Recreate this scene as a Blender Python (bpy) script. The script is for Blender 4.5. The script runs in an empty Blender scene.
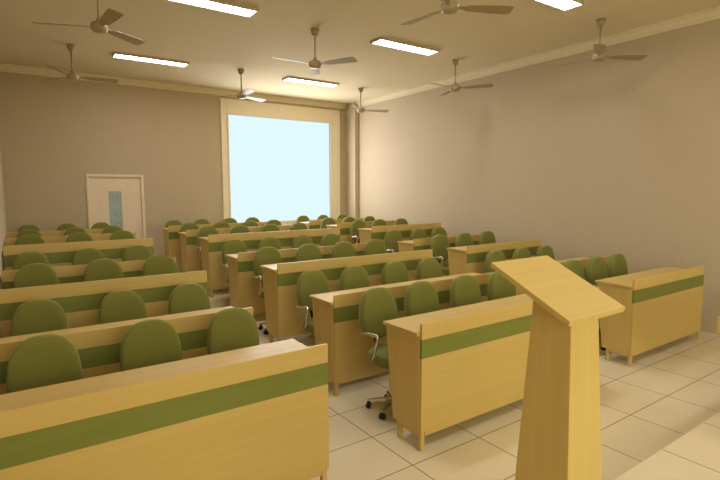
import bpy, bmesh, math, random
from mathutils import Vector, Matrix

scene = bpy.context.scene
COL = scene.collection
PI = math.pi

# ------------------------------------------------------------------ camera
def make_camera():
    f, yaw, pitch, roll, H = CAM
    fwd = Vector((math.sin(yaw)*math.cos(pitch), math.cos(yaw)*math.cos(pitch), math.sin(pitch)))
    right = Vector((math.cos(yaw), -math.sin(yaw), 0))
    up = right.cross(fwd)
    r = right*math.cos(roll) + up*math.sin(roll)
    u = -right*math.sin(roll) + up*math.cos(roll)
    cd = bpy.data.cameras.new('camera')
    cd.sensor_width = 36.0
    cd.lens = f/720*36.0
    cd.clip_start = 0.02
    co = bpy.data.objects.new('camera', cd)
    COL.objects.link(co)
    b = -fwd
    co.matrix_world = Matrix(((r.x, u.x, b.x, 0), (r.y, u.y, b.y, 0), (r.z, u.z, b.z, H), (0, 0, 0, 1)))
    scene.camera = co
CAM = (491.174, 0.608, -0.100, -0.002, 1.6923)
make_camera()

# ------------------------------------------------------------------ colour management, world, large lights
vs = scene.view_settings
vs.view_transform = 'Standard'
vs.look = 'None'
vs.gamma = 1.0
vs.use_curve_mapping = False
vs.exposure = 0.12

world = bpy.data.worlds.new('world')
scene.world = world
world.use_nodes = True
world.node_tree.nodes['Background'].inputs[0].default_value = (1.0, 0.9, 0.75, 1)
world.node_tree.nodes['Background'].inputs[1].default_value = 0.1

def area(name, loc, target, sx, sy, power, color):
    ld = bpy.data.lights.new(name, 'AREA')
    ld.shape = 'RECTANGLE'
    ld.size, ld.size_y = sx, sy
    ld.energy = power
    ld.color = color
    o = bpy.data.objects.new(name, ld)
    COL.objects.link(o)
    o.location = loc
    d = Vector(target) - Vector(loc)
    o.rotation_euler = d.to_track_quat('-Z', 'Y').to_euler()
    return o

# daylight by the big rear window, fill from added unseen front and side windows
area('rear_window_daylight', (4.91, 9.93, 2.2), (4.91, 0, 2.2), 2.3, 2.1, 92, (1.0, 0.97, 0.98))
area('added_front_fill', (3.1, -4.35, 2.0), (3.1, 5, 0.9), 5.4, 1.8, 120, (1.0, 0.90, 0.46))
area('added_side_fill', (-0.05, -1.7, 2.0), (4.0, 1.5, 1.0), 2.2, 1.6, 34, (1.0, 0.92, 0.62))
LAMP_STRENGTH = 28.0
LAMP_COLOR = (1.0, 0.945, 0.88, 1)
PANE_COLOR = (0.745, 0.94, 1.0, 1)
PANE_STRENGTH = 0.94

# ------------------------------------------------------------------ materials
def new_mat(name, rough=0.5, spec=0.5, metal=0.0):
    m = bpy.data.materials.new(name)
    m.use_nodes = True
    nt = m.node_tree
    b = nt.nodes['Principled BSDF']
    b.inputs['Roughness'].default_value = rough
    b.inputs['Metallic'].default_value = metal
    b.inputs['Specular IOR Level'].default_value = spec
    return m, nt, b

def noise_mat(name, c1, c2, scale=(4, 4, 4), nscale=1.0, rough=0.5, spec=0.4, detail=4, bump=0.0, metal=0.0, p1=0.35, p2=0.65):
    m, nt, b = new_mat(name, rough, spec, metal)
    tc = nt.nodes.new('ShaderNodeTexCoord')
    mp = nt.nodes.new('ShaderNodeMapping')
    mp.inputs['Scale'].default_value = scale
    nz = nt.nodes.new('ShaderNodeTexNoise')
    nz.inputs['Scale'].default_value = nscale
    nz.inputs['Detail'].default_value = detail
    cr = nt.nodes.new('ShaderNodeValToRGB')
    cr.color_ramp.elements[0].position = p1
    cr.color_ramp.elements[0].color = (*c1, 1)
    cr.color_ramp.elements[1].position = p2
    cr.color_ramp.elements[1].color = (*c2, 1)
    L = nt.links.new
    L(tc.outputs['Object'], mp.inputs[0]); L(mp.outputs[0], nz.inputs['Vector'])
    L(nz.outputs[0], cr.inputs[0]); L(cr.outputs[0], b.inputs['Base Color'])
    if bump:
        bp = nt.nodes.new('ShaderNodeBump')
        bp.inputs['Strength'].default_value = bump
        bp.inputs['Distance'].default_value = 0.003
        L(nz.outputs[0], bp.inputs['Height']); L(bp.outputs[0], b.inputs['Normal'])
    return m

def emit_mat(name, color, strength):
    m = bpy.data.materials.new(name)
    m.use_nodes = True
    nt = m.node_tree
    nt.nodes.remove(nt.nodes['Principled BSDF'])
    e = nt.nodes.new('ShaderNodeEmission')
    e.inputs[0].default_value = color
    e.inputs[1].default_value = strength
    nt.links.new(e.outputs[0], nt.nodes['Material Output'].inputs[0])
    return m

def tile_mat(name, c1, c2, grout, tx, ty, ox, oy, gw):
    m, nt, b = new_mat(name, 0.28, 0.35)
    L = nt.links.new
    def math_(op, a, bb=None):
        n = nt.nodes.new('ShaderNodeMath'); n.operation = op
        for k, v in ((0, a), (1, bb)):
            if v is None: continue
            if isinstance(v, (int, float)): n.inputs[k].default_value = v
            else: L(v, n.inputs[k])
        return n.outputs[0]
    g = nt.nodes.new('ShaderNodeNewGeometry')
    sp = nt.nodes.new('ShaderNodeSeparateXYZ')
    L(g.outputs['Position'], sp.inputs[0])
    ds, ids = [], []
    for out, t, o in ((sp.outputs[0], tx, ox), (sp.outputs[1], ty, oy)):
        q = math_('DIVIDE', math_('SUBTRACT', out, o), t)
        fr = math_('FRACT', math_('ADD', q, 200.5))
        ds.append(math_('MULTIPLY', math_('ABSOLUTE', math_('SUBTRACT', fr, 0.5)), t))
        ids.append(math_('FLOOR', math_('ADD', q, 200.0)))
    dist = math_('MINIMUM', ds[0], ds[1])
    line = math_('LESS_THAN', dist, gw)
    cmb = nt.nodes.new('ShaderNodeCombineXYZ')
    L(ids[0], cmb.inputs[0]); L(ids[1], cmb.inputs[1])
    wn = nt.nodes.new('ShaderNodeTexWhiteNoise')
    L(cmb.outputs[0], wn.inputs['Vector'])
    nz = nt.nodes.new('ShaderNodeTexNoise')
    nz.inputs['Scale'].default_value = 2.2
    nz.inputs['Detail'].default_value = 5
    L(g.outputs['Position'], nz.inputs['Vector'])
    fac = math_('ADD', math_('MULTIPLY', wn.outputs[0], 0.3), math_('MULTIPLY', nz.outputs[0], 0.7))
    mx = nt.nodes.new('ShaderNodeMix'); mx.data_type = 'RGBA'
    mx.inputs['A'].default_value = (*c1, 1); mx.inputs['B'].default_value = (*c2, 1)
    L(fac, mx.inputs['Factor'])
    mx2 = nt.nodes.new('ShaderNodeMix'); mx2.data_type = 'RGBA'
    L(line, mx2.inputs['Factor']); L(mx.outputs['Result'], mx2.inputs['A'])
    mx2.inputs['B'].default_value = (*grout, 1)
    L(mx2.outputs['Result'], b.inputs['Base Color'])
    L(math_('ADD', math_('MULTIPLY', line, 0.5), 0.26), b.inputs['Roughness'])
    return m

WOOD_A, WOOD_B = (0.57, 0.405, 0.130), (0.63, 0.455, 0.165)
MAT = {
    'wall': noise_mat('beige_wall_paint', (0.50, 0.41, 0.285), (0.51, 0.42, 0.293), nscale=1.5, rough=0.85, spec=0.2),
    'ceiling': noise_mat('ceiling_paint', (0.68, 0.585, 0.39), (0.69, 0.595, 0.40), nscale=1.2, rough=0.9, spec=0.15),
    'cornice': noise_mat('cornice_plaster', (0.70, 0.60, 0.42), (0.73, 0.63, 0.45), nscale=3, rough=0.8, spec=0.2),
    'tile': tile_mat('beige_floor_tile', (0.70, 0.61, 0.43), (0.78, 0.69, 0.50), (0.29, 0.21, 0.115), 0.60, 0.427, 1.915, 2.186, 0.0045),
    'wood': noise_mat('maple_veneer', WOOD_A, WOOD_B, scale=(0.5, 22, 22), nscale=1.3, rough=0.42, spec=0.35, detail=4, p1=0.2, p2=0.8),
    'wood_v': noise_mat('maple_veneer_upright', WOOD_A, WOOD_B, scale=(22, 22, 0.5), nscale=1.3, rough=0.42, spec=0.35, detail=4, p1=0.2, p2=0.8),
    'green_band': noise_mat('olive_laminate', (0.185, 0.205, 0.042), (0.20, 0.22, 0.05), scale=(1, 12, 12), nscale=2, rough=0.45, spec=0.35),
    'fabric': noise_mat('olive_fabric', (0.185, 0.188, 0.042), (0.215, 0.218, 0.057), nscale=90, rough=0.85, spec=0.2, bump=0.15),
    'chrome': noise_mat('brushed_chrome', (0.60, 0.56, 0.48), (0.70, 0.66, 0.58), nscale=20, rough=0.22, metal=1.0),
    'black': noise_mat('black_plastic', (0.012, 0.011, 0.010), (0.02, 0.018, 0.015), nscale=12, rough=0.4),
    'fan': noise_mat('fan_enamel', (0.34, 0.26, 0.145), (0.37, 0.285, 0.16), nscale=6, rough=0.4),
    'door': noise_mat('pale_door_paint', (0.76, 0.63, 0.48), (0.79, 0.66, 0.51), scale=(10, 10, 1), nscale=1.5, rough=0.6),
    'door_glass': noise_mat('frosted_door_glass', (0.26, 0.34, 0.34), (0.32, 0.41, 0.41), nscale=3, rough=0.25),
    'window_frame': noise_mat('cream_window_frame', (0.84, 0.74, 0.57), (0.86, 0.76, 0.59), nscale=3, rough=0.6),
    'housing': noise_mat('lamp_housing', (0.45, 0.38, 0.26), (0.5, 0.42, 0.3), nscale=8, rough=0.5),
    'louvre': noise_mat('lamp_louvre', (0.75, 0.74, 0.7), (0.8, 0.79, 0.75), nscale=8, rough=0.3),
    'pane': emit_mat('bright_window_pane', PANE_COLOR, PANE_STRENGTH),
    'lamp': emit_mat('fluorescent_diffuser', LAMP_COLOR, LAMP_STRENGTH),
}

fb = MAT['fabric'].node_tree.nodes['Principled BSDF']
fb.inputs['Sheen Weight'].default_value = 0.35
fb.inputs['Sheen Roughness'].default_value = 0.4
fb.inputs['Sheen Tint'].default_value = (0.85, 0.95, 0.55, 1)

# ------------------------------------------------------------------ helpers
def add_box(bm, a, b, bev=0.0, seg=1):
    (x0, y0, z0), (x1, y1, z1) = a, b
    vs_ = [bm.verts.new(p) for p in ((x0,y0,z0),(x1,y0,z0),(x1,y1,z0),(x0,y1,z0),(x0,y0,z1),(x1,y0,z1),(x1,y1,z1),(x0,y1,z1))]
    fs = [bm.faces.new([vs_[i] for i in q]) for q in ((3,2,1,0),(4,5,6,7),(0,1,5,4),(1,2,6,5),(2,3,7,6),(3,0,4,7))]
    if bev:
        es = list({e for f in fs for e in f.edges})
        bmesh.ops.bevel(bm, geom=es, offset=bev, segments=seg, affect='EDGES', profile=0.5)
    return vs_

def add_hexa(bm, pts, bev=0.0, seg=1):
    """eight corners: four of the bottom going round, four of the top going round"""
    vs_ = [bm.verts.new(p) for p in pts]
    fs = [bm.faces.new([vs_[i] for i in q]) for q in ((3,2,1,0),(4,5,6,7),(0,1,5,4),(1,2,6,5),(2,3,7,6),(3,0,4,7))]
    if bev:
        es = list({e for f in fs for e in f.edges})
        bmesh.ops.bevel(bm, geom=es, offset=bev, segments=seg, affect='EDGES', profile=0.5)

def add_lathe(bm, prof, n=20, c=(0, 0, 0)):
    rings = []
    for r, z in prof:
        rings.append([bm.verts.new((c[0]+r*math.cos(2*PI*k/n), c[1]+r*math.sin(2*PI*k/n), c[2]+z)) for k in range(n)])
    for a, b in zip(rings, rings[1:]):
        for k in range(n):
            bm.faces.new((a[k], a[(k+1) % n], b[(k+1) % n], b[k]))
    bm.faces.new(rings[0][::-1]); bm.faces.new(rings[-1])

def add_tube(bm, pts, r, n=8):
    pts = [Vector(p) for p in pts]
    rr = r if isinstance(r, (list, tuple)) else [r]*len(pts)
    rings = []
    for i, p in enumerate(pts):
        d = (pts[min(i+1, len(pts)-1)] - pts[max(i-1, 0)]).normalized()
        ref = Vector((0, 0, 1)) if abs(d.z) < 0.9 else Vector((1, 0, 0))
        s = d.cross(ref).normalized(); t = s.cross(d)
        rings.append([bm.verts.new(p + (s*math.cos(2*PI*k/n) + t*math.sin(2*PI*k/n))*rr[i]) for k in range(n)])
    for a, b in zip(rings, rings[1:]):
        for k in range(n):
            bm.faces.new((a[k], a[(k+1) % n], b[(k+1) % n], b[k]))
    bm.faces.new(rings[0][::-1]); bm.faces.new(rings[-1])

def obj(name, bm, mat, parent=None, smooth=False):
    bmesh.ops.recalc_face_normals(bm, faces=bm.faces)
    me = bpy.data.meshes.new(name)
    bm.to_mesh(me); bm.free()
    me.materials.append(MAT[mat])
    if smooth:
        for p in me.polygons: p.use_smooth = True
    o = bpy.data.objects.new(name, me)
    COL.objects.link(o)
    if parent is not None: o.parent = parent
    return o

def tag(o, label, cat, group=None):
    o['label'] = label; o['category'] = cat
    if group: o['group'] = group
    return o

def thing(name, label, cat, loc=(0, 0, 0), rz=0.0, group=None):
    o = bpy.data.objects.new(name, None)
    o.empty_display_size = 0.1
    COL.objects.link(o)
    o.location = loc; o.rotation_euler = (0, 0, rz)
    return tag(o, label, cat, group)

def struct(name, bm, mat, parent=None, smooth=False, label=None, cat=None):
    o = obj(name, bm, mat, parent, smooth)
    if parent is None: o['kind'] = 'structure'
    if label: o['label'] = label; o['category'] = cat
    return o

def dup(root, loc, rz, label, group):
    r = root.copy(); COL.objects.link(r)
    r.location = loc; r.rotation_euler = (0, 0, rz)
    r['label'] = label; r['group'] = group
    for ch in list(root.children):
        c = ch.copy(); COL.objects.link(c); c.parent = r
        for g in list(ch.children):
            d = g.copy(); COL.objects.link(d); d.parent = c
    return r

def B(*boxes, bev=0.0, seg=1):
    bm = bmesh.new()
    for a, b in boxes: add_box(bm, a, b, bev, seg)
    return bm

# ------------------------------------------------------------------ the room
X0, X1 = -0.165, 6.676            # left and right walls
YF, YB = -4.5, 10.058             # front (behind the camera) and back walls
CZ = 3.745                        # ceiling
STEP = 0.131
TIER1, TIER2 = 4.24, 6.34
STAGE_Y = 1.287
W0, W1, WZ0, WZ1 = 3.675, 6.135, 1.02, 3.27     # pane of the rear window

struct('floor', B(((X0-.15, YF-.15, -.15), (X1+.15, YB+.15, 0))), 'tile', label='beige tiled floor', cat='floor')
t = struct('floor_tier', B(((X0, TIER1, 0), (X1, TIER2, STEP))), 'tile', label='first raised step of the tiled floor under the middle rows', cat='floor')
t = struct('floor_tier', B(((X0, TIER2, 0), (X1, YB, 2*STEP))), 'tile', label='second raised step of the tiled floor under the rear rows', cat='floor')
struct('stage_platform', B(((X0, YF, 0), (X1, STAGE_Y, STEP)), bev=0.004), 'tile', label='low tiled stage platform at the front under the lectern', cat='platform')
struct('ceiling', B(((X0-.15, YF-.15, CZ), (X1+.15, YB+.15, CZ+.12))), 'ceiling', label='plain beige ceiling', cat='ceiling')
SY0, SY1 = -3.0, -0.4            # opening of the added side window
struct('wall_left', B(((X0-.15, YF-.15, 0), (X0, SY0, CZ)), ((X0-.15, SY1, 0), (X0, YB+.15, CZ)),
                      ((X0-.15, SY0, 0), (X0, SY1, 1.0)), ((X0-.15, SY0, 3.0), (X0, SY1, CZ))), 'wall', label='plain beige wall along the left', cat='wall')
struct('wall_right', B(((X1, YF-.15, 0), (X1+.15, YB+.15, CZ))), 'wall', label='plain beige wall along the right', cat='wall')
D0, D1, DZ = 1.03, 1.99, 2.0       # door opening
struct('wall_back', B(((X0, YB, 0), (D0, YB+.15, CZ)), ((D0, YB, DZ), (D1, YB+.15, CZ)), ((D1, YB, 0), (W0, YB+.15, CZ)),
                      ((W0, YB, 0), (W1, YB+.15, WZ0)), ((W0, YB, WZ1), (W1, YB+.15, CZ)), ((W1, YB, 0), (X1, YB+.15, CZ)),
                      ((D0, YB, 0), (D1, YB+.15, 2*STEP))), 'wall', label='beige back wall with a door and a big window', cat='wall')
FW0, FW1, FZ0, FZ1 = 0.3, 5.9, 1.0, 3.0
struct('wall_front', B(((X0, YF-.15, 0), (FW0, YF, CZ)), ((FW1, YF-.15, 0), (X1, YF, CZ)),
                       ((FW0, YF-.15, 0), (FW1, YF, FZ0)), ((FW0, YF-.15, FZ1), (FW1, YF, CZ))), 'wall', label='beige front wall behind the stage', cat='wall')
struct('wall_column', B(((6.565, 9.63, 2*STEP), (X1, YB, CZ)), bev=0.004), 'wall', label='slim beige column in the back right corner', cat='column')

# stepped plaster cornice, run along a wall as a swept profile
PROF = [(0.0, -0.115), (0.022, -0.115), (0.030, -0.095), (0.030, -0.075), (0.062, -0.035), (0.085, -0.028), (0.085, 0.0), (0.0, 0.0)]
def cornice(p, q, inward):
    bm = bmesh.new()
    p, q, n = Vector(p), Vector(q), Vector(inward)
    ra = [bm.verts.new(p + n*a + Vector((0, 0, CZ+b))) for a, b in PROF]
    rb = [bm.verts.new(q + n*a + Vector((0, 0, CZ+b))) for a, b in PROF]
    k = len(PROF)
    for i in range(k): bm.faces.new((ra[i], ra[(i+1) % k], rb[(i+1) % k], rb[i]))
    bm.faces.new(ra); bm.faces.new(rb[::-1])
    return bm
struct('trim_1', cornice((X0, YB, 0), (X1, YB, 0), (0, -1, 0)), 'cornice', label='stepped cornice along the top of the back wall', cat='cornice')
struct('trim_2', cornice((X1, YB, 0), (X1, YF, 0), (-1, 0, 0)), 'cornice', label='stepped cornice along the top of the right wall', cat='cornice')
struct('trim_3', cornice((X0, YF, 0), (X0, YB, 0), (1, 0, 0)), 'cornice', label='stepped cornice along the top of the left wall', cat='cornice')

# rear window: pane, inner sash, wide architrave
def frame_bm(x0, x1, z0, z1, w, y0, y1, sides='lrtb', bev=0.004):
    bm = bmesh.new()
    if 'l' in sides: add_box(bm, (x0-w, y0, z0-(w if 'b' in sides else 0)), (x0, y1, z1+w), bev)
    if 'r' in sides: add_box(bm, (x1, y0, z0-(w if 'b' in sides else 0)), (x1+w, y1, z1+w), bev)
    if 't' in sides: add_box(bm, (x0, y0, z1), (x1, y1, z1+w), bev)
    if 'b' in sides: add_box(bm, (x0, y0, z0-w), (x1, y1, z0), bev)
    return bm
w = thing('window_1', 'large glowing pale blue window with cream frame in back wall', 'window', (4.905, YB, WZ0))
w['kind'] = 'structure'
def rel(bm, dx, dy, dz):
    bmesh.ops.translate(bm, verts=bm.verts, vec=(-dx, -dy, -dz)); return bm
c = (4.905, YB, WZ0)
bm = B(((W0-.155, YB-.03, WZ0-.155), (W0-.03, YB-.0005, WZ1+.31)), ((W1+.03, YB-.03, WZ0-.155), (W1+.265, YB-.0005, WZ1+.31)),
       ((W0-.03, YB-.03, WZ1+.03), (W1+.03, YB-.0005, WZ1+.31)), ((W0-.03, YB-.03, WZ0-.155), (W1+.03, YB-.0005, WZ0-.03)), bev=0.004)
obj('architrave', rel(bm, *c), 'window_frame', w)
obj('sash', rel(frame_bm(W0+.002, W1-.002, WZ0+.002, WZ1-.002, 0.032, YB-.045, YB-.0005), *c), 'window_frame', w)
obj('pane', rel(B(((W0+.003, YB+.02, WZ0+.003), (W1-.003, YB+.04, WZ1-.003))), *c), 'pane', w)

# unseen window added behind the camera for the front fill
w = thing('added_front_window', 'wide unseen window added in the front wall behind the stage', 'window', (3.1, YF, FZ0))
w['kind'] = 'structure'
c = (3.1, YF, FZ0)
bm = frame_bm(FW0+.06, FW1-.06, FZ0+.06, FZ1-.06, 0.058, YF-.08, YF-.02)
for k in (1, 2): 
    xx = FW0 + (FW1-FW0)*k/3
    add_box(bm, (xx-.03, YF-.08, FZ0+.06), (xx+.03, YF-.02, FZ1-.06))
obj('window_frame', rel(bm, *c), 'window_frame', w)
obj('pane', rel(B(((FW0+.05, YF-.065, FZ0+.05), (FW1-.05, YF-.055, FZ1-.05))), *c), 'pane', w)

# side window added beside the stage, out of view, for fill light
w = thing('added_side_window', 'unseen window added in the left wall beside the stage', 'window', (X0, -1.7, 1.0))
w['kind'] = 'structure'
c = (X0, -1.7, 1.0)
bm = B(((X0-.1, SY0, 1.0), (X0-.03, SY0+.06, 3.0)), ((X0-.1, SY1-.06, 1.0), (X0-.03, SY1, 3.0)), ((X0-.1, SY0+.06, 1.0), (X0-.03, SY1-.06, 1.06)),
       ((X0-.1, SY0+.06, 2.94), (X0-.03, SY1-.06, 3.0)), ((X0-.1, -1.73, 1.06), (X0-.03, -1.67, 2.94)))
obj('window_frame', rel(bm, *c), 'window_frame', w)
obj('pane', rel(B(((X0-.07, SY0+.05, 1.05), (X0-.06, SY1-.05, 2.95))), *c), 'pane', w)

# door
d = thing('door_1', 'pale door with narrow upright glass panel in back wall', 'door', (1.51, YB, 2*STEP))
d['kind'] = 'structure'
c = (1.51, YB, 2*STEP)
z0 = 2*STEP
obj('door_frame', rel(B(((D0, YB-.02, z0), (D0+.05, YB+.10, DZ)), ((D1-.05, YB-.02, z0), (D1, YB+.10, DZ)), ((D0+.05, YB-.02, DZ-.05), (D1-.05, YB+.10, DZ)), bev=0.004), *c), 'door', d)
gx0, gx1, gz0, gz1 = 1.385, 1.60, 0.95, 1.69
leaf = obj('door_leaf', rel(B(((D0+.052, YB+.02, z0+.005), (gx0, YB+.06, DZ-.052)), ((gx1, YB+.02, z0+.005), (D1-.052, YB+.06, DZ-.052)),
                              ((gx0, YB+.02, gz1), (gx1, YB+.06, DZ-.052)), ((gx0, YB+.02, z0+.005), (gx1, YB+.06, gz0))), *c), 'door', d)
obj('glass_panel', rel(B(((gx0, YB+.035, gz0), (gx1, YB+.045, gz1))), *c), 'door_glass', d)

# ------------------------------------------------------------------ ceiling lamps
def make_light(label, loc):
    t_ = thing('ceiling_light', label, 'ceiling light', loc, 0, 'fluorescent ceiling lights')
    l, h = 0.545, 0.125
    obj('housing', B(((-l, -h, -.035), (-l+.02, h, 0)), ((l-.02, -h, -.035), (l, h, 0)), ((-l+.02, -h, -.035), (l-.02, -h+.02, 0)), ((-l+.02, h-.02, -.035), (l-.02, h, 0)),
                     ((-l+.02, -h+.02, -.006), (l-.02, h-.02, 0))), 'housing', t_)
    obj('diffuser', B(((-l+.02, -h+.02, -.022), (l-.02, h-.02, -.012))), 'lamp', t_)
    for k in range(1, 8):
        x = -l + 2*l*k/8
        obj('louvre', B(((x-.003, -h+.02, -.034), (x+.003, h-.02, -.023))), 'louvre', t_)
    return t_
light0 = make_light('lit ceiling light above the back left rows', (1.85, 8.33, CZ))
for lab, loc in (('lit ceiling light nearest the big rear window', (4.67, 8.30, CZ)),
                 ('lit ceiling light at the top left, beside the nearest left fan', (1.825, 5.52, CZ)),
                 ('lit ceiling light midway along the right half of the ceiling', (4.665, 5.55, CZ)),
                 ('lit ceiling light cut by the top edge, nearest the front right fan', (4.67, 3.31, CZ)),
                 ('unseen ceiling light added above the front desk of the left block', (1.87, 3.31, CZ)),  # the last three are added out of view to light the room
                 ('unseen ceiling light added above the lectern side of the stage', (1.87, 0.55, CZ)),
                 ('unseen ceiling light added above the table side of the stage', (4.69, 0.55, CZ))):
    dup(light0, loc, 0, lab, 'fluorescent ceiling lights')

# ------------------------------------------------------------------ ceiling fans
def make_fan(label, loc, rz):
    t_ = thing('ceiling_fan', label, 'ceiling fan', loc, rz, 'ceiling fans')
    bm_ = bmesh.new(); add_lathe(bm_, [(0.012, -.085), (0.035, -.080), (0.052, -.03), (0.055, 0)]); obj('canopy', bm_, 'fan', t_, True)
    bm_ = bmesh.new(); add_lathe(bm_, [(0.011, -.40), (0.011, -.07)], 10); obj('rod', bm_, 'fan', t_, True)
    bm_ = bmesh.new(); add_lathe(bm_, [(0.02, -.485), (0.06, -.48), (0.078, -.455), (0.082, -.425), (0.07, -.40), (0.03, -.385), (0.018, -.35), (0.012, -.34)]); obj('motor', bm_, 'fan', t_, True)
    for k in range(3):
        a = 2*PI*k/3
        ca, sa = math.cos(a), math.sin(a)
        bm_ = bmesh.new()
        pts = [(0.07, 0.018), (0.13, 0.022), (0.17, 0.046), (0.34, 0.058), (0.50, 0.066), (0.565, 0.064), (0.58, 0.05)]
        tilt = math.radians(-12)
        top, bot = [], []
        def P(r, y, z):
            yy = y*math.cos(tilt); zz = z + y*math.sin(tilt)
            return (r*ca - yy*sa, r*sa + yy*ca, -.435 + zz)
        rings = []
        for r, wd in pts:
            rings.append([bm_.verts.new(P(r, s*wd, z)) for s, z in ((-1, -.003), (1, -.003), (1, .003), (-1, .003))])
        for A_, B_ in zip(rings, rings[1:]):
            for q in range(4): bm_.faces.new((A_[q], A_[(q+1) % 4], B_[(q+1) % 4], B_[q]))
        bm_.faces.new(rings[0][::-1]); bm_.faces.new(rings[-1])
        obj('blade', bm_, 'fan', t_)
    return t_
R_ = math.radians
fan0 = make_fan('large ceiling fan at the top left, nearest on the left side', (0.77, 5.62, CZ), R_(37))
for lab, loc, rz in (('ceiling fan in the far left corner above the door side', (0.75, 8.2, CZ), R_(0)),
                     ('ceiling fan in the middle of the ceiling, between two lights', (3.25, 5.67, CZ), R_(60)),
                     ('small ceiling fan at the upper left corner of the big window', (3.25, 8.2, CZ), R_(25)),
                     ('small ceiling fan at the far right corner by the column', (5.8, 8.3, CZ), R_(-20)),
                     ('ceiling fan midway along the right wall', (5.81, 5.7, CZ), R_(-55)),
                     ('ceiling fan at the top edge, third blade pointing to the viewer', (3.25, 3.27, CZ), R_(-27)),
                     ('ceiling fan nearest on the right, against the right wall', (5.92, 3.4, CZ), R_(-30))):
    dup(fan0, loc, rz, lab, 'ceiling fans')

# ------------------------------------------------------------------ desks
def make_desk(w_, label, loc, group):
    """front of the desk on local y = 0 facing -y; local x from 0 to w_"""
    t_ = thing('desk', label, 'desk', loc, 0, group)
    TH = 0.02
    obj('upper_board', B(((0, 0, .746), (w_, TH, .850)), bev=0.0015), 'wood', t_)
    b_ = obj('green_band', B(((0, .001, .6215), (w_, TH-.001, .7455))), 'green_band', t_)
    b_['label'] = 'olive green stripe'
    obj('front_panel', B(((0, 0, .125), (w_, TH, .621)), bev=0.0015), 'wood', t_)
    obj('worktop', B(((-.025, TH+.0005, .770), (w_-.025, .375, .792)), bev=0.002), 'wood', t_)
    for xa, xb in ((-.005, .015), (w_-.05, w_-.03)):
        bm_ = bmesh.new()
        add_hexa(bm_, ((xa, TH+.0005, .125), (xb, TH+.0005, .125), (xb, .285, .125), (xa, .285, .125), (xa, TH+.0005, .7695), (xb, TH+.0005, .7695), (xb, .365, .7695), (xa, .365, .7695)), 0.0015)
        obj('end_panel', bm_, 'wood_v', t_)
    obj('base_frame', B(((.04, .004, .097), (w_-.045, .026, .1245)), ((.04, .222, .097), (w_-.045, .244, .1245)),
                        ((.002, .032, .097), (.024, .216, .1245)), ((w_-.04, .032, .097), (w_-.018, .216, .1245))), 'wood', t_)
    for x in (.0, w_-.045):
        for y in (.0, .216):
            obj('leg', B(((x+.002, y+.002, 0), (x+.034, y+.030, .1245)), bev=0.002), 'wood_v', t_)
    return t_
DY0, DD = 2.2706, 1.0498
TZ = [0, 0, STEP, STEP, 2*STEP, 2*STEP, 2*STEP]
ROWS = ['front', 'second', 'third', 'fourth', 'fifth', 'sixth', 'rearmost']
BLOCKS = (('left', -0.155, 1.363), ('middle', 2.058, 4.12), ('right', 4.74, 6.30))
CHAIR_X = {'left': ((.070, .605, 1.11), (.080, .62, 1.125), (.10, .63, 1.14), (.085, .62, 1.13), (.10, .635, 1.14), (.11, .68, 1.18), (.13, .655, 1.15)),
           'middle': ((2.30, 2.76, 3.29, 3.79), (2.30, 2.79, 3.32, 3.82), (2.31, 2.84, 3.34, 3.84), (2.31, 2.81, 3.32, 3.79), (2.30, 2.80, 3.30, 3.82), (2.335, 2.87, 3.39, 3.85), (2.345, 2.86, 3.40, 3.87)),
           'right': ((4.99, 5.46, 5.93), (4.97, 5.50, 6.01), (5.01, 5.51, 6.02), (4.98, 5.52, 6.00), (5.02, 5.49, 6.01), (5.02, 5.52, 6.02), (5.02, 5.52, 6.02))}
for nm, xa, xb in BLOCKS:
    grp = 'desks of the %s block' % nm
    d0 = None
    for i in range(7):
        lab = 'long maple desk with olive stripe, %s of seven rows in the %s block' % (ROWS[i], nm)
        loc = (xa, DY0 + i*DD, TZ[i])
        if d0 is None: d0 = make_desk(xb-xa, lab, loc, grp)
        else: dup(d0, loc, 0, lab, grp)

# ------------------------------------------------------------------ swivel chairs
def pad(bm, w_, h_, th, n=40, ex=2.3, narrow=0.0, rings=(0.0, 0.25, 0.6, 0.88, 0.97, 1.0), dish=0.012):
    """cushion: superellipse outline in local xz, thickness along y, rounded rim, slightly dished faces"""
    def outline(s, y):
        out = []
        for k in range(n):
            a = 2*PI*k/n
            c_, s_ = math.cos(a), math.sin(a)
            x = math.copysign(abs(c_)**(2/ex), c_); z = math.copysign(abs(s_)**(2/ex), s_)
            wx = w_/2*(1 - narrow*z)
            out.append(bm.verts.new((x*wx*s, y, z*h_/2*s)))
        return out
    prof = []
    half = th/2
    for s, y in ((0.02, -half+dish), (0.35, -half+dish*0.85), (0.70, -half+dish*0.35), (0.915, -half), (0.965, -half*0.90), (0.988, -half*0.68), (1.0, 0), (0.992, half*0.35), (0.955, half*0.78), (0.86, half), (0.4, half+0.006), (0.02, half+0.007)):
        prof.append(outline(s, y))
    for a, b in zip(prof, prof[1:]):
        for k in range(n): bm.faces.new((a[k], a[(k+1) % n], b[(k+1) % n], b[k]))
    bm.faces.new(prof[0][::-1]); bm.faces.new(prof[-1])

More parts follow.
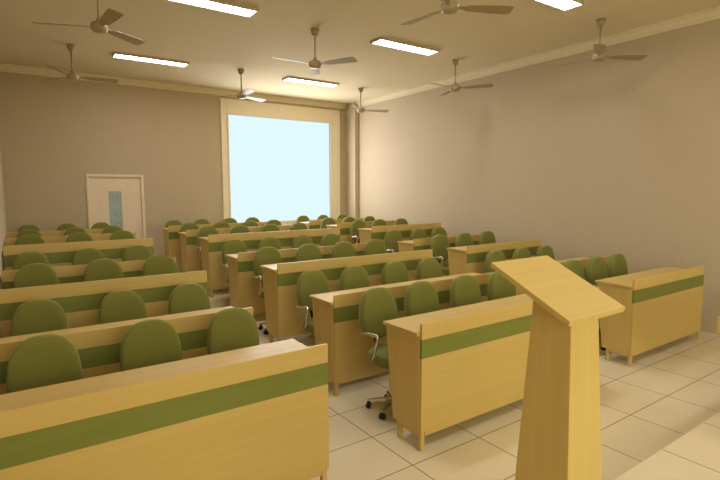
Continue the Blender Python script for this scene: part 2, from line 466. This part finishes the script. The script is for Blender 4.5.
def make_chair(label, loc, group):
    """sitter faces -y; origin on the floor below the gas lift"""
    t_ = thing('swivel_chair', label, 'chair', loc, 0, group)
    bm_ = bmesh.new()
    pad(bm_, 0.40, 0.41, 0.085, ex=2.4, dish=0.008)
    bmesh.ops.rotate(bm_, verts=bm_.verts, cent=(0, 0, 0), matrix=Matrix.Rotation(-PI/2, 3, 'X'))
    bmesh.ops.translate(bm_, verts=bm_.verts, vec=(0.015, -0.02, 0.43))
    obj('seat', bm_, 'fabric', t_, True)
    bm_ = bmesh.new()
    pad(bm_, 0.338, 0.390, 0.088, ex=2.65, narrow=0.10, dish=0.008)
    bmesh.ops.rotate(bm_, verts=bm_.verts, cent=(0, 0, 0), matrix=Matrix.Rotation(R_(-8), 3, 'X'))
    bmesh.ops.translate(bm_, verts=bm_.verts, vec=(0, 0.185, 0.735))
    obj('backrest', bm_, 'fabric', t_, True)
    bm_ = bmesh.new()
    add_tube(bm_, [(0, .168, .555), (-.002, .165, .52), (-.018, .150, .465), (-.045, .13, .415), (-.08, .12, .385)], [.016, .014, .013, .013, .011], 10)
    obj('back_bracket', bm_, 'chrome', t_, True)
    for sx in (-1, 1):
        bm_ = bmesh.new()
        add_tube(bm_, [(sx*.200, .125, .612), (sx*.200, .11, .618), (sx*.200, -.05, .634), (sx*.200, -.078, .632)], [.008, .014, .015, .010], 10)
        add_tube(bm_, [(sx*.200, -.070, .632), (sx*.200, -.074, .60), (sx*.198, -.055, .54), (sx*.192, -.02, .475), (sx*.182, .01, .435), (sx*.15, .02, .405)], [.012, .013, .011, .010, .010, .010], 10)
        obj('armrest', bm_, 'chrome', t_, True)
    bm_ = bmesh.new()
    add_tube(bm_, [(0.0, .205, .62), (0.0, .215, .52), (0.0, .19, .42), (0, .05, .375), (0, 0, .375)], [.020, .020, .020, .025, .03], 10)
    obj('back_spine', bm_, 'black', t_, True)
    bm_ = bmesh.new()
    add_lathe(bm_, [(.026, .075), (.026, .24), (.016, .245), (.016, .36), (.05, .365), (.06, .385)], 16)
    obj('gas_lift', bm_, 'chrome', t_, True)
    bm_ = bmesh.new()
    add_lathe(bm_, [(.02, .055), (.04, .06), (.04, .09), (.028, .105)], 16)
    RB = 0.195
    angs = [R_(136 + 72*k) for k in range(5)]
    for a in angs:
        c_, s_ = math.cos(a), math.sin(a)
        def Q(r, y, z): return (r*c_ - y*s_, r*s_ + y*c_, z)
        add_hexa(bm_, (Q(.03, -.018, .065), Q(RB, -.011, .055), Q(RB, .011, .055), Q(.03, .018, .065),
                       Q(.03, -.016, .098), Q(RB, -.009, .070), Q(RB, .009, .070), Q(.03, .016, .098)), 0.003)
    obj('star_base', bm_, 'chrome', t_)
    for a in angs:
        c_, s_ = math.cos(a), math.sin(a)
        bm_ = bmesh.new()
        for off in (-.012, .012):
            cen = Vector((RB*c_*.95, RB*s_*.95, .0215))
            ax = Vector((-s_, c_, 0))
            add_tube(bm_, [cen + ax*(off-.008), cen + ax*(off+.008)], .021, 14)
        add_box(bm_, (RB*c_*.95-.008, RB*s_*.95-.008, .03), (RB*c_*.95+.008, RB*s_*.95+.008, .06))
        obj('caster', bm_, 'black', t_)
    return t_
POS3 = ('leftmost of three', 'middle one of three', 'rightmost of three')
POS4 = ('leftmost of four', 'second from left of four', 'third from left of four', 'rightmost of four')
chair0 = None
for nm, xa, xb in BLOCKS:
    grp = 'swivel chairs of the %s block' % nm
    for i in range(7):
        xs = CHAIR_X[nm][i]
        for j, x in enumerate(xs):
            pos = (POS3 if len(xs) == 3 else POS4)[j]
            lab = 'olive swivel chair, %s behind the %s desk of the %s block' % (pos, ROWS[i], nm)
            loc = (x, DY0 + i*DD + 0.60, TZ[i])
            if chair0 is None: chair0 = make_chair(lab, loc, grp)
            else:
                r = dup(chair0, loc, 0, lab, grp)
                if i >= 4:                                  # the backs of the rear rows are set a little lower
                    for ch in r.children:
                        if ch.name.startswith('backrest'): ch.location.z -= 0.025

# ------------------------------------------------------------------ lectern
LX, LY = 1.725, 1.085
t = thing('lectern', 'maple lectern with slanted top and tapering column on the stage', 'lectern', (LX, LY, STEP))
def plate_z(y): return 1.222 + (y-.95)/.35*.165
bm = bmesh.new()
zb = 0.0
ys0, ys1 = 1.0, 1.16
add_hexa(bm, ((-.136, -.136, 0), (.136, -.136, 0), (.136, .136, 0), (-.136, .136, 0),
              (-.090, ys0-LY, plate_z(ys0)-STEP-.002), (.090, ys0-LY, plate_z(ys0)-STEP-.002), (.090, ys1-LY, plate_z(ys1)-STEP-.002), (-.090, ys1-LY, plate_z(ys1)-STEP-.002)), 0.002)
obj('column', bm, 'wood_v', t)
bm = bmesh.new()
x0_, x1_ = 1.54-LX, 1.912-LX
ya, yb = .95-LY, 1.30-LY
za, zb = plate_z(.95)-STEP, plate_z(1.30)-STEP
TT = 0.020
add_hexa(bm, ((x0_, ya, za), (x1_, ya, za), (x1_, yb, zb), (x0_, yb, zb), (x0_, ya-.004, za+TT), (x1_, ya-.004, za+TT), (x1_, yb-.004, zb+TT), (x0_, yb-.004, zb+TT)), 0.0015)
obj('slanted_top', bm, 'wood', t)

# ------------------------------------------------------------------ presenter's table at the right edge of the stage
t = thing('presenter_table', 'maple table on the stage cut off by the right edge', 'table', (4.5, .98, STEP))
obj('tabletop', B(((-.715, -.33, .61), (.7, .29, .722)), bev=0.002), 'wood', t)
for x in (-.60, .55):
    for y in (-.30, .20):
        obj('leg', B(((x, y, 0), (x+.07, y+.07, .6095)), bev=0.003), 'wood_v', t)
